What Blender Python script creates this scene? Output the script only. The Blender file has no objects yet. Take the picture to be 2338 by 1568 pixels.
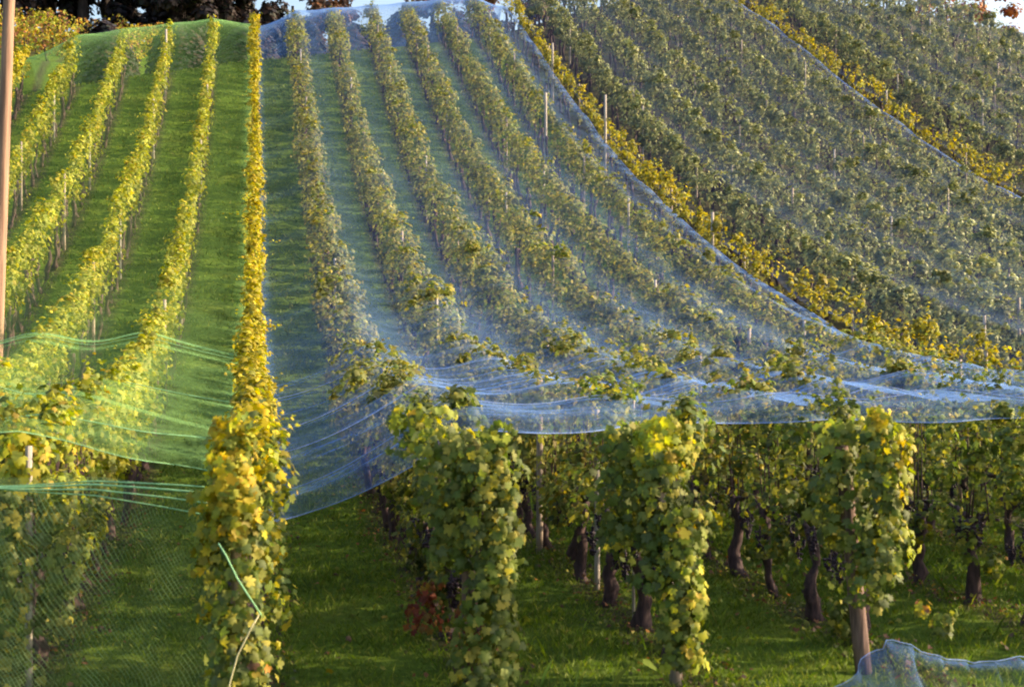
import bpy, math, random
import numpy as np
from mathutils import Vector

scn = bpy.context.scene
col = scn.collection
R = math.radians
rng = np.random.default_rng(11)
random.seed(5)

# ------------------------------------------------------------------ camera, sky, sun
YAW = math.atan((1169 - 583) / 3247)          # view turned right of the row direction (+Y)
cam_d = bpy.data.cameras.new('camera'); cam = bpy.data.objects.new('camera', cam_d); col.objects.link(cam)
cam.location = (0, 0, 3.0)
cam.rotation_euler = (R(90), 0, -YAW)
cam_d.sensor_width = 36; cam_d.lens = 50.0
cam_d.shift_y = -68 / 2338
cam_d.clip_end = 2000
cam_d.dof.use_dof = True; cam_d.dof.focus_distance = 34; cam_d.dof.aperture_fstop = 3.2
scn.camera = cam

SUN_AZ, SUN_EL = R(94), R(22)                 # azimuth measured from +Y towards +X
w = bpy.data.worlds.new("World"); scn.world = w; w.use_nodes = True
nt = w.node_tree; nt.nodes.clear()
out = nt.nodes.new('ShaderNodeOutputWorld'); bg = nt.nodes.new('ShaderNodeBackground')
sky = nt.nodes.new('ShaderNodeTexSky'); sky.sky_type = 'NISHITA'; sky.sun_disc = False
sky.sun_elevation = SUN_EL; sky.sun_rotation = SUN_AZ; sky.dust_density = 4.0; sky.air_density = 1.0
bg.inputs[1].default_value = 0.15
nt.links.new(sky.outputs[0], bg.inputs[0]); nt.links.new(bg.outputs[0], out.inputs[0])
sl = bpy.data.lights.new('sun', 'SUN'); sl.energy = 4.2; sl.angle = R(0.5); sl.color = (1.0, 0.79, 0.50)
so = bpy.data.objects.new('sun', sl); col.objects.link(so)
sd = Vector((math.sin(SUN_AZ) * math.cos(SUN_EL), math.cos(SUN_AZ) * math.cos(SUN_EL), math.sin(SUN_EL)))
so.rotation_euler = sd.to_track_quat('Z', 'Y').to_euler(); so.location = (40, 20, 60)
scn.view_settings.view_transform = 'Standard'; scn.view_settings.look = 'None'
scn.view_settings.exposure = 1.32; scn.view_settings.gamma = 1.0
cy = scn.cycles
cy.max_bounces = 6; cy.diffuse_bounces = 3; cy.transmission_bounces = 4; cy.transparent_max_bounces = 20
cy.use_denoising = True; cy.filter_width = 2.0
cy.sample_clamp_indirect = 8

# ------------------------------------------------------------------ noise and terrain
_perm = rng.random(4096)
def vn1(x, seed=0):
    x = np.asarray(x, float); i = np.floor(x).astype(int); f = x - i; f = f * f * (3 - 2 * f)
    a = _perm[(i * 7 + seed * 131) % 4096]; b = _perm[((i + 1) * 7 + seed * 131) % 4096]
    return a + (b - a) * f
def vn2(x, y, seed=0):
    x = np.asarray(x, float); y = np.asarray(y, float)
    i = np.floor(x).astype(int); j = np.floor(y).astype(int)
    f = x - i; g = y - j; f = f * f * (3 - 2 * f); g = g * g * (3 - 2 * g)
    h = lambda a, b: _perm[(a * 157 + b * 311 + seed * 977 + (a * b) % 53 * 19) % 4096]
    return (h(i, j) * (1 - f) + h(i + 1, j) * f) * (1 - g) + (h(i, j + 1) * (1 - f) + h(i + 1, j + 1) * f) * g

GY = [-20, 0, 12, 20, 24, 28, 32, 36, 40, 45, 50, 55, 60, 66, 72, 80, 86]
GZ = [0, 0, 0, 0.05, 0.35, 1.0, 1.85, 2.95, 4.15, 5.75, 7.65, 9.85, 12.1, 14.9, 17.6, 21.2, 24]
CX = [-40, -14, -9.5, -5.4, 0, 6, 13, 18, 24, 31, 34, 37, 45, 90]
CZ = [8.3, 10.1, 11.8, 13.1, 14.4, 15.6, 17.3, 19.8, 21.8, 22.0, 21.2, 19.6, 16.8, 8]
CY = [52, 56, 58.5, 61.5, 65, 68, 71.5, 77, 81, 82, 80, 76, 69, 60]
_gy = np.arange(-20, 86, 0.25); _gz = np.interp(_gy, GY, GZ)
for _ in range(12): _gz[1:-1] = (_gz[:-2] + _gz[2:] + 2 * _gz[1:-1]) / 4
_cx = np.arange(-60, 100, 0.5)
_cz = np.interp(_cx, CX, CZ); _cyy = np.interp(_cx, CX, CY)
for _ in range(30):
    _cz[1:-1] = (_cz[:-2] + _cz[2:] + 2 * _cz[1:-1]) / 4; _cyy[1:-1] = (_cyy[:-2] + _cyy[2:] + 2 * _cyy[1:-1]) / 4
def crest_y(X): return np.interp(X, _cx, _cyy)
def ground(X, Y):
    X = np.asarray(X, float); Y = np.asarray(Y, float)
    a = np.interp(Y, _gy, _gz) + .03 * np.clip(X - 10, 0, 40) * np.clip((Y - 40) / 20, 0, 1.3)
    b = np.interp(X, _cx, _cz) + 0.35 - 0.16 * np.maximum(Y - crest_y(X), 0) ** 1.0
    b = np.maximum(b, np.interp(X, _cx, _cz) - 4)
    k = 0.9
    h = np.clip(0.5 + 0.5 * (b - a) / k, 0, 1)
    m = b * (1 - h) + a * h - k * h * (1 - h)
    # the field that rises again behind the crest on the left
    back = 16.9 + 0.26 * np.clip(Y - 80, 0, 24) - 0.10 * np.maximum(X + 16, 0)
    wgt = np.clip((Y - 66) / 13, 0, 1); wgt = wgt * wgt * (3 - 2 * wgt)
    wx = 1 - np.clip((X + 5) / 9, 0, 1)
    m = m * (1 - wgt * wx) + back * wgt * wx
    m = m - np.clip((Y - 125) / 80, 0, 3) * 12
    return m

# ------------------------------------------------------------------ mesh helpers
def make_mesh(name, V, loops, sizes, mat, tint=None, smooth=False, extra=None, uv=None):
    me = bpy.data.meshes.new(name)
    V = np.asarray(V, np.float32); loops = np.asarray(loops, np.int32); sizes = np.asarray(sizes, np.int32)
    me.vertices.add(len(V)); me.vertices.foreach_set('co', V.ravel())
    me.loops.add(len(loops)); me.loops.foreach_set('vertex_index', loops)
    me.polygons.add(len(sizes))
    st = np.concatenate([[0], np.cumsum(sizes)[:-1]]).astype(np.int32)
    me.polygons.foreach_set('loop_start', st)
    me.update(calc_edges=True)
    if tint is not None:
        a = me.attributes.new('tint', 'FLOAT_COLOR', 'POINT')
        c = np.ones((len(V), 4), np.float32); c[:, :3] = tint; a.data.foreach_set('color', c.ravel())
    if extra:
        for k, v in extra.items():
            a = me.attributes.new(k, 'FLOAT', 'POINT'); a.data.foreach_set('value', np.asarray(v, np.float32))
    me.materials.append(mat)
    if smooth: me.polygons.foreach_set('use_smooth', np.ones(len(sizes), bool))
    me.validate()
    return me
def obj(name, me, parent=None, loc=None):
    o = bpy.data.objects.new(name, me); col.objects.link(o)
    if parent is not None: o.parent = parent
    if loc is not None: o.location = loc
    return o
def tag(o, label=None, cat=None, group=None, kind=None):
    if label: o['label'] = label
    if cat: o['category'] = cat
    if group: o['group'] = group
    if kind: o['kind'] = kind
    return o
def empty(name, loc, label, cat, group=None):
    o = bpy.data.objects.new(name, None); col.objects.link(o); o.location = loc; o.empty_display_size = 0.2
    return tag(o, label, cat, group)

def tube(P, rad, n=7, cap=True, squash=1.0, jitter=0.0):
    """rings round a polyline; returns V, loops, sizes"""
    P = np.asarray(P, float); rad = np.asarray(rad, float); m = len(P)
    T = np.gradient(P, axis=0); T /= np.linalg.norm(T, axis=1)[:, None] + 1e-9
    ref = np.array([0.3, 1, 0.1]) if abs(T[:, 2]).mean() > 0.6 else np.array([0, 0, 1.0])
    A = np.cross(T, ref); A /= np.linalg.norm(A, axis=1)[:, None]; B = np.cross(T, A)
    ang = np.arange(n) * 2 * math.pi / n
    rr = rad[:, None] * (1 + jitter * (rng.random((m, n)) - 0.5))
    V = P[:, None, :] + (A[:, None, :] * np.cos(ang)[None, :, None] + squash * B[:, None, :] * np.sin(ang)[None, :, None]) * rr[:, :, None]
    V = V.reshape(-1, 3); L = []; S = []
    for i in range(m - 1):
        for j in range(n):
            k = (j + 1) % n
            L += [i * n + j, i * n + k, (i + 1) * n + k, (i + 1) * n + j]; S.append(4)
    if cap:
        L += list(range(n))[::-1]; S.append(n); L += [(m - 1) * n + j for j in range(n)]; S.append(n)
    return V, L, S
def merge(parts):
    V = []; L = []; S = []; o = 0
    for v, l, s in parts:
        V.append(v); L.append(np.asarray(l) + o); S.append(np.asarray(s)); o += len(v)
    return np.concatenate(V), np.concatenate(L), np.concatenate(S)

# ------------------------------------------------------------------ leaves
def leaf_template(lod):
    if lod == 0:
        half = [(0, 1.0), (17, .74), (26, .60), (40, .82), (54, .90), (68, .66), (80, .56), (100, .74), (122, .70), (145, .52), (168, .36)]
        pts = [(r * math.sin(R(a)), r * math.cos(R(a))) for a, r in half] + [(0, -0.12)]
        pts += [(-r * math.sin(R(a)), r * math.cos(R(a))) for a, r in reversed(half[1:])]
    elif lod == 1:
        pts = [(0, 1), (.42, .48), (.86, .42), (.55, -.15), (.5, -.55), (0, -.3), (-.5, -.55), (-.55, -.15), (-.86, .42), (-.42, .48)]
    else:
        pts = [(0, 1), (.7, .1), (0, -.6), (-.7, .1)]
    p = np.array(pts); r2 = (p ** 2).sum(1)
    if lod == 2:
        V = np.c_[p, -0.3 * np.abs(p[:, 0])]; F = np.array([[0, 1, 2], [0, 2, 3]])
        return V, F
    V = np.c_[p, -0.22 * r2 - 0.12 * np.abs(p[:, 0])]; V = np.vstack([V, [0, 0.05, 0.06]])
    n = len(p); F = np.array([[n, (i + 1) % n, i] for i in range(n)])
    return V, F
LT = [leaf_template(i) for i in range(3)]
def leaves(P, N, size, lod, tint, droop=0.8):
    """one leaf blade per point; N blade normals"""
    n = len(P)
    N = N / (np.linalg.norm(N, axis=1)[:, None] + 1e-9)
    d = np.c_[rng.normal(0, .55, n), rng.normal(0, .55, n), rng.normal(-droop, .35, n)]
    t = d - (d * N).sum(1)[:, None] * N; t /= np.linalg.norm(t, axis=1)[:, None] + 1e-9
    b = np.cross(t, N)
    V, F = LT[lod]
    W = V[None] * (1 + (rng.random((n, len(V), 1)) - .5) * (0.22 if lod < 2 else .4))
    s = size[:, None, None] * 0.5
    curl = 1.2 + rng.normal(0, 1.3, n)[:, None, None]
    X = P[:, None] + s * (W[:, :, 0:1] * b[:, None] + W[:, :, 1:2] * t[:, None] + W[:, :, 2:3] * curl * N[:, None])
    m = len(V)
    L = (F[None] + (np.arange(n) * m)[:, None, None]).reshape(-1)
    S = np.full(n * len(F), 3)
    C = np.repeat(tint, m, axis=0)
    return X.reshape(-1, 3), L, S, C
PAL = {
 'net':   np.array([[.145,.175,.040],[.19,.215,.045],[.10,.14,.035],[.27,.25,.05],[.34,.27,.05],[.15,.16,.05],[.21,.17,.06],[.115,.165,.035]]),
 'field': np.array([[.20,.23,.095],[.25,.27,.10],[.155,.18,.08],[.25,.255,.095],[.31,.28,.095],[.165,.19,.095],[.20,.22,.08],[.145,.17,.08]]),
 'olive': np.array([[.44,.35,.02],[.38,.29,.015],[.50,.38,.03],[.24,.24,.03],[.16,.18,.03],[.36,.25,.015],[.26,.20,.02],[.30,.29,.02]]),
 'green': np.array([[.11,.15,.028],[.145,.175,.035],[.085,.115,.03],[.19,.20,.04],[.30,.27,.045],[.11,.135,.045],[.10,.14,.025],[.16,.18,.035]]),
 'yellow':np.array([[.46,.36,.02],[.38,.30,.015],[.52,.41,.03],[.32,.32,.03],[.18,.21,.03],[.44,.30,.015],[.24,.20,.02],[.38,.37,.02],[.20,.22,.03],[.34,.26,.02]]),
 'ygreen':np.array([[.27,.29,.03],[.34,.33,.035],[.21,.25,.03],[.42,.36,.035],[.16,.20,.03],[.36,.26,.03],[.23,.26,.04],[.31,.31,.03]]),
 'autumn':np.array([[.42,.29,.03],[.40,.19,.04],[.40,.34,.04],[.28,.29,.05],[.30,.13,.06],[.42,.32,.05],[.18,.10,.06],[.30,.30,.05]]),
 'red':   np.array([[.20,.045,.02],[.24,.08,.02],[.15,.04,.03],[.20,.12,.03]]),
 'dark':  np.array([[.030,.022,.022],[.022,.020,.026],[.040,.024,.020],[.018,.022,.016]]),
 'rust':  np.array([[.22,.075,.03],[.28,.11,.04],[.16,.05,.03],[.30,.18,.05]]),
 'umber': np.array([[.085,.045,.028],[.12,.06,.03],[.06,.04,.03],[.16,.07,.03]]),
}
def pal(name, n, jit=0.18):
    p = PAL[name]; c = p[rng.integers(0, len(p), n)]
    return c * (1 + (rng.random((n, 1)) - .5) * 2 * jit)

# ------------------------------------------------------------------ materials
def new_mat(name):
    m = bpy.data.materials.new(name); m.use_nodes = True; m.node_tree.nodes.clear()
    return m, m.node_tree.nodes, m.node_tree.links
def N_(ns, t, **k):
    n = ns.new(t)
    for a, v in k.items(): setattr(n, a, v)
    return n
def leaf_mat(name, trans=0.42):
    m, ns, lk = new_mat(name)
    o = N_(ns, 'ShaderNodeOutputMaterial'); at = N_(ns, 'ShaderNodeAttribute', attribute_name='tint')
    p = N_(ns, 'ShaderNodeBsdfPrincipled'); p.inputs['Roughness'].default_value = .62
    p.inputs['Specular IOR Level'].default_value = .25
    nz = N_(ns, 'ShaderNodeTexNoise'); nz.inputs['Scale'].default_value = 22
    mp = N_(ns, 'ShaderNodeMapRange'); mp.inputs[3].default_value = .75; mp.inputs[4].default_value = 1.25
    mx = N_(ns, 'ShaderNodeMix', data_type='RGBA', blend_type='MULTIPLY'); mx.inputs[0].default_value = 1
    gcn = N_(ns, 'ShaderNodeNewGeometry')
    lk.new(gcn.outputs['Position'], nz.inputs['Vector'])
    lk.new(nz.outputs[0], mp.inputs[0]); lk.new(at.outputs['Color'], mx.inputs[6]); lk.new(mp.outputs[0], mx.inputs[7])
    tr = N_(ns, 'ShaderNodeBsdfTranslucent')
    hs = N_(ns, 'ShaderNodeHueSaturation'); hs.inputs['Saturation'].default_value = 1.15; hs.inputs['Value'].default_value = 1.5
    lk.new(mx.outputs[2], hs.inputs['Color']); lk.new(hs.outputs[0], tr.inputs[0])
    lk.new(mx.outputs[2], p.inputs['Base Color'])
    sh = N_(ns, 'ShaderNodeMixShader'); sh.inputs[0].default_value = trans
    lk.new(p.outputs[0], sh.inputs[1]); lk.new(tr.outputs[0], sh.inputs[2]); lk.new(sh.outputs[0], o.inputs[0])
    return m
M_leaf = leaf_mat('vine_leaf', .36)
M_tree_leaf = leaf_mat('tree_leaf', .2)
M_leaf_field = leaf_mat('vine_leaf_thick', .2)
M_grass_blade = leaf_mat('grass_blade', .35)

def wood_mat(name, c1, c2, scale=(30, 30, 3), rough=.85, bump=.4):
    m, ns, lk = new_mat(name)
    o = N_(ns, 'ShaderNodeOutputMaterial'); p = N_(ns, 'ShaderNodeBsdfPrincipled'); p.inputs['Roughness'].default_value = rough
    tc = N_(ns, 'ShaderNodeNewGeometry'); mp = N_(ns, 'ShaderNodeMapping'); mp.inputs['Scale'].default_value = scale
    nz = N_(ns, 'ShaderNodeTexNoise'); nz.inputs['Scale'].default_value = 1; nz.inputs['Detail'].default_value = 6
    cr = N_(ns, 'ShaderNodeValToRGB'); cr.color_ramp.elements[0].position = .35; cr.color_ramp.elements[1].position = .68
    cr.color_ramp.elements[0].color = (*c1, 1); cr.color_ramp.elements[1].color = (*c2, 1)
    bp = N_(ns, 'ShaderNodeBump'); bp.inputs['Strength'].default_value = bump; bp.inputs['Distance'].default_value = .02
    lk.new(tc.outputs['Position'], mp.inputs[0]); lk.new(mp.outputs[0], nz.inputs[0]); lk.new(nz.outputs[0], cr.inputs[0])
    lk.new(cr.outputs[0], p.inputs['Base Color']); lk.new(nz.outputs[0], bp.inputs['Height']); lk.new(bp.outputs[0], p.inputs['Normal'])
    lk.new(p.outputs[0], o.inputs[0])
    return m
M_bark = wood_mat('vine_bark', (.030, .016, .020), (.10, .055, .055), (25, 25, 7), bump=.8)
M_post = wood_mat('post_wood', (.20, .15, .12), (.42, .34, .28), (40, 40, 3))
M_pole = wood_mat('pole_wood', (.17, .095, .065), (.34, .21, .145), (16, 16, .8))
M_tbark = wood_mat('tree_bark', (.02, .015, .015), (.06, .045, .04), (6, 6, 2))
M_cane = wood_mat('cane_wood', (.12, .07, .04), (.24, .15, .08), (30, 30, 30))

def plain(name, c, rough=.5, spec=.5, sss=0):
    m, ns, lk = new_mat(name)
    o = N_(ns, 'ShaderNodeOutputMaterial'); p = N_(ns, 'ShaderNodeBsdfPrincipled')
    nz = N_(ns, 'ShaderNodeTexNoise'); nz.inputs['Scale'].default_value = 14
    g = N_(ns, 'ShaderNodeNewGeometry'); lk.new(g.outputs['Position'], nz.inputs[0])
    cr = N_(ns, 'ShaderNodeValToRGB')
    cr.color_ramp.elements[0].color = (*[x * .6 for x in c], 1); cr.color_ramp.elements[1].color = (*[min(1, x * 1.4) for x in c], 1)
    lk.new(nz.outputs[0], cr.inputs[0]); lk.new(cr.outputs[0], p.inputs['Base Color'])
    p.inputs['Roughness'].default_value = rough; p.inputs['Specular IOR Level'].default_value = spec
    lk.new(p.outputs[0], o.inputs[0])
    return m
M_grape = plain('grape_skin', (.028, .012, .035), .45)
M_cord_green = plain('green_cord', (.24, .46, .24), .8, .1)
M_cord_blue = plain('blue_cord', (.26, .36, .66), .8, .1)

def net_mat(name, thread, cover, streak_mul=5.0, cells=0.0):
    """fine woven netting: the share of light its threads stop grows as it is met edge-on (1-exp(-c/cos)); gathered folds hold more thread"""
    m, ns, lk = new_mat(name)
    o = N_(ns, 'ShaderNodeOutputMaterial')
    g = N_(ns, 'ShaderNodeNewGeometry')
    df = N_(ns, 'ShaderNodeBsdfDiffuse'); df.inputs[0].default_value = (*thread, 1)
    tl = N_(ns, 'ShaderNodeBsdfTranslucent'); tl.inputs[0].default_value = (*thread, 1)
    ms = N_(ns, 'ShaderNodeMixShader'); ms.inputs[0].default_value = .4
    lk.new(df.outputs[0], ms.inputs[1]); lk.new(tl.outputs[0], ms.inputs[2])
    tp = N_(ns, 'ShaderNodeBsdfTransparent')
    dot = N_(ns, 'ShaderNodeVectorMath', operation='DOT_PRODUCT')
    lk.new(g.outputs['Normal'], dot.inputs[0]); lk.new(g.outputs['Incoming'], dot.inputs[1])
    ab = N_(ns, 'ShaderNodeMath', operation='ABSOLUTE'); lk.new(dot.outputs['Value'], ab.inputs[0])
    mx = N_(ns, 'ShaderNodeMath', operation='MAXIMUM'); lk.new(ab.outputs[0], mx.inputs[0]); mx.inputs[1].default_value = .17
    # thread density: base, woven streaks, gathers at hems
    mp = N_(ns, 'ShaderNodeMapping'); mp.inputs['Scale'].default_value = (.22, 2.6, 1.2); mp.inputs['Rotation'].default_value = (0, 0, R(4))
    wv = N_(ns, 'ShaderNodeTexNoise'); wv.inputs['Scale'].default_value = 1; wv.inputs['Detail'].default_value = 5; wv.inputs['Distortion'].default_value = .5
    lk.new(g.outputs['Position'], mp.inputs[0]); lk.new(mp.outputs[0], wv.inputs[0])
    mr = N_(ns, 'ShaderNodeMapRange'); mr.inputs[1].default_value = .50; mr.inputs[2].default_value = .80; mr.inputs[3].default_value = 0; mr.inputs[4].default_value = 1
    lk.new(wv.outputs[0], mr.inputs[0])
    pw = N_(ns, 'ShaderNodeMath', operation='POWER'); lk.new(mr.outputs[0], pw.inputs[0]); pw.inputs[1].default_value = 1.8
    st_ = N_(ns, 'ShaderNodeAttribute', attribute_name='streak')
    pst = N_(ns, 'ShaderNodeMath', operation='MULTIPLY'); lk.new(pw.outputs[0], pst.inputs[0]); lk.new(st_.outputs['Fac'], pst.inputs[1]); pw = pst
    sm = N_(ns, 'ShaderNodeMath', operation='MULTIPLY_ADD'); lk.new(pw.outputs[0], sm.inputs[0]); sm.inputs[1].default_value = streak_mul; sm.inputs[2].default_value = 1.0
    at = N_(ns, 'ShaderNodeAttribute', attribute_name='gather')
    fm = N_(ns, 'ShaderNodeMapping'); fm.inputs['Scale'].default_value = (14, 9, 5); lk.new(g.outputs['Position'], fm.inputs[0])
    fn = N_(ns, 'ShaderNodeTexNoise'); fn.inputs['Scale'].default_value = 1; fn.inputs['Detail'].default_value = 6; fn.inputs['Roughness'].default_value = .8; lk.new(fm.outputs[0], fn.inputs[0])
    fr = N_(ns, 'ShaderNodeMapRange'); fr.inputs[1].default_value = .3; fr.inputs[2].default_value = .7; fr.inputs[3].default_value = .25; fr.inputs[4].default_value = 1.75; lk.new(fn.outputs[0], fr.inputs[0])
    fx = N_(ns, 'ShaderNodeMath', operation='MULTIPLY'); lk.new(sm.outputs[0], fx.inputs[0]); lk.new(fr.outputs[0], fx.inputs[1]); sm = fx
    ml = N_(ns, 'ShaderNodeMath', operation='MULTIPLY'); lk.new(sm.outputs[0], ml.inputs[0]); lk.new(at.outputs['Fac'], ml.inputs[1])
    m2 = N_(ns, 'ShaderNodeMath', operation='MULTIPLY'); lk.new(ml.outputs[0], m2.inputs[0]); m2.inputs[1].default_value = -cover
    dv = N_(ns, 'ShaderNodeMath', operation='DIVIDE'); lk.new(m2.outputs[0], dv.inputs[0]); lk.new(mx.outputs[0], dv.inputs[1])
    ex = N_(ns, 'ShaderNodeMath', operation='EXPONENT'); lk.new(dv.outputs[0], ex.inputs[0])
    al = N_(ns, 'ShaderNodeMath', operation='SUBTRACT'); al.inputs[0].default_value = 1; lk.new(ex.outputs[0], al.inputs[1])
    fac = al.outputs[0]
    if cells:
        # woven mesh cells of the near curtain: two families of threads
        sp = N_(ns, 'ShaderNodeSeparateXYZ'); lk.new(g.outputs['Position'], sp.inputs[0])
        outs = []
        for sx, sz in ((1.0, .55), (-.75, 1.0)):
            a = N_(ns, 'ShaderNodeMath', operation='MULTIPLY'); lk.new(sp.outputs['X'], a.inputs[0]); a.inputs[1].default_value = sx / cells
            b = N_(ns, 'ShaderNodeMath', operation='MULTIPLY_ADD'); lk.new(sp.outputs['Z'], b.inputs[0]); b.inputs[1].default_value = sz / cells; lk.new(a.outputs[0], b.inputs[2])
            nz = N_(ns, 'ShaderNodeTexNoise'); nz.inputs['Scale'].default_value = 1.3; lk.new(g.outputs['Position'], nz.inputs[0])
            c = N_(ns, 'ShaderNodeMath', operation='MULTIPLY_ADD'); lk.new(nz.outputs[0], c.inputs[0]); c.inputs[1].default_value = 9; lk.new(b.outputs[0], c.inputs[2])
            f = N_(ns, 'ShaderNodeMath', operation='FRACT'); lk.new(c.outputs[0], f.inputs[0])
            l = N_(ns, 'ShaderNodeMath', operation='LESS_THAN'); lk.new(f.outputs[0], l.inputs[0]); l.inputs[1].default_value = .17 if sz == .55 else .09
            outs.append(l)
        mxx = N_(ns, 'ShaderNodeMath', operation='MAXIMUM'); lk.new(outs[0].outputs[0], mxx.inputs[0]); lk.new(outs[1].outputs[0], mxx.inputs[1])
        vr = N_(ns, 'ShaderNodeTexNoise'); vr.inputs['Scale'].default_value = 3.5; vr.inputs['Detail'].default_value = 3; lk.new(g.outputs['Position'], vr.inputs[0])
        vm = N_(ns, 'ShaderNodeMapRange'); vm.inputs[1].default_value = .35; vm.inputs[2].default_value = .65; vm.inputs[3].default_value = .12; vm.inputs[4].default_value = .75; lk.new(vr.outputs[0], vm.inputs[0])
        sc = N_(ns, 'ShaderNodeMath', operation='MULTIPLY'); lk.new(mxx.outputs[0], sc.inputs[0]); lk.new(vm.outputs[0], sc.inputs[1])
        m3 = N_(ns, 'ShaderNodeMath', operation='MAXIMUM'); lk.new(sc.outputs[0], m3.inputs[0]); lk.new(al.outputs[0], m3.inputs[1])
        fac = m3.outputs[0]
    fs = N_(ns, 'ShaderNodeMixShader'); lk.new(fac, fs.inputs[0]); lk.new(tp.outputs[0], fs.inputs[1]); lk.new(ms.outputs[0], fs.inputs[2])
    lk.new(fs.outputs[0], o.inputs[0])
    return m
BLUE = (.25, .45, .95)
M_net_blue = net_mat('blue_netting', BLUE, .046, 5.0)
M_net_blue2 = net_mat('pale_blue_netting', (.28, .44, .85), .036, 1.8)
M_net_green = net_mat('green_netting', (.34, .62, .22), .036, 2.6)
M_curtain = net_mat('green_netting_near', (.34, .48, .20), .02, 1.0, cells=.034)
M_net_heap = net_mat('gathered_blue_netting', (.09, .16, .34), .14, 3)

# ------------------------------------------------------------------ ground
def grid(xs, ys, zf):
    X, Y = np.meshgrid(xs, ys); Z = zf(X, Y)
    V = np.c_[X.ravel(), Y.ravel(), Z.ravel()]; nx = len(xs); ny = len(ys)
    i = (np.arange(ny - 1)[:, None] * nx + np.arange(nx - 1)[None]).ravel()
    L = np.c_[i, i + 1, i + 1 + nx, i + nx].ravel()
    return V, L, np.full(len(i), 4)
def gz_rough(X, Y):
    return ground(X, Y) + 0.07 * (vn2(X / 1.3, Y / 1.3, 3) - .5) + .05 * (vn2(X / .4, Y / .4, 4) - .5)
xs = np.unique(np.r_[-400, -250, np.arange(-140, -30, 6), np.arange(-30, 60, .5), np.arange(60, 160, 6), 250, 400])
ys = np.unique(np.r_[-60, -30, np.arange(-10, 8, 1), np.arange(8, 84, .4), np.arange(84, 130, 1.5), np.arange(130, 300, 12), 400])
m, ns, lk = new_mat('meadow_grass')
o = N_(ns, 'ShaderNodeOutputMaterial'); p = N_(ns, 'ShaderNodeBsdfPrincipled'); p.inputs['Roughness'].default_value = .9; p.inputs['Specular IOR Level'].default_value = .1
g = N_(ns, 'ShaderNodeNewGeometry')
n1 = N_(ns, 'ShaderNodeTexNoise'); n1.inputs['Scale'].default_value = .55; n1.inputs['Detail'].default_value = 4
n2 = N_(ns, 'ShaderNodeTexNoise'); n2.inputs['Scale'].default_value = 9; n2.inputs['Detail'].default_value = 8; n2.inputs['Roughness'].default_value = .7
lk.new(g.outputs['Position'], n1.inputs[0]); lk.new(g.outputs['Position'], n2.inputs[0])
c1 = N_(ns, 'ShaderNodeValToRGB'); e = c1.color_ramp.elements; e[0].position = .3; e[1].position = .7
e[0].color = (.060, .098, .012, 1); e[1].color = (.12, .16, .018, 1)
x = c1.color_ramp.elements.new(.52); x.color = (.085, .14, .014, 1)
c2 = N_(ns, 'ShaderNodeMapRange'); c2.inputs[1].default_value = .3; c2.inputs[2].default_value = .7; c2.inputs[3].default_value = .55; c2.inputs[4].default_value = 1.4
mx = N_(ns, 'ShaderNodeMix', data_type='RGBA', blend_type='MULTIPLY'); mx.inputs[0].default_value = 1
lk.new(n1.outputs[0], c1.inputs[0]); lk.new(n2.outputs[0], c2.inputs[0]); lk.new(c1.outputs[0], mx.inputs[6]); lk.new(c2.outputs[0], mx.inputs[7])
sx = N_(ns, 'ShaderNodeSeparateXYZ'); lk.new(g.outputs['Position'], sx.inputs[0])
dvv = N_(ns, 'ShaderNodeMath', operation='DIVIDE'); lk.new(sx.outputs[0], dvv.inputs[0]); dvv.inputs[1].default_value = 1.8
pp = N_(ns, 'ShaderNodeMath', operation='PINGPONG'); lk.new(dvv.outputs[0], pp.inputs[0]); pp.inputs[1].default_value = .5
ad = N_(ns, 'ShaderNodeMath', operation='MULTIPLY_ADD'); lk.new(n2.outputs[0], ad.inputs[0]); ad.inputs[1].default_value = .22; lk.new(pp.outputs[0], ad.inputs[2])
so_ = N_(ns, 'ShaderNodeMapRange'); so_.inputs[1].default_value = .16; so_.inputs[2].default_value = .28; so_.inputs[3].default_value = .75; so_.inputs[4].default_value = 0; lk.new(ad.outputs[0], so_.inputs[0])
bare = N_(ns, 'ShaderNodeMath', operation='MULTIPLY_ADD'); lk.new(n1.outputs[0], bare.inputs[0]); bare.inputs[1].default_value = 3.0; lk.new(sx.outputs[0], bare.inputs[2])
bm = N_(ns, 'ShaderNodeMapRange'); bm.inputs[1].default_value = 13.2; bm.inputs[2].default_value = 14.6; bm.inputs[3].default_value = 0; bm.inputs[4].default_value = .8; lk.new(bare.outputs[0], bm.inputs[0])
mb = N_(ns, 'ShaderNodeMath', operation='MAXIMUM'); lk.new(so_.outputs[0], mb.inputs[0]); lk.new(bm.outputs[0], mb.inputs[1]); so_ = mb
mxs = N_(ns, 'ShaderNodeMix', data_type='RGBA'); lk.new(so_.outputs[0], mxs.inputs[0]); lk.new(mx.outputs[2], mxs.inputs[6]); mxs.inputs[7].default_value = (.062, .040, .032, 1); mx = mxs
bp = N_(ns, 'ShaderNodeBump'); bp.inputs['Strength'].default_value = .8; bp.inputs['Distance'].default_value = .08
lk.new(n2.outputs[0], bp.inputs['Height']); lk.new(bp.outputs[0], p.inputs['Normal']); lk.new(mx.outputs[2], p.inputs['Base Color']); lk.new(p.outputs[0], o.inputs[0])
M_ground = m
V, L, S = grid(xs, ys, gz_rough)
tag(obj('ground', make_mesh('ground', V, L, S, M_ground, smooth=True)), kind='structure')

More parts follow.
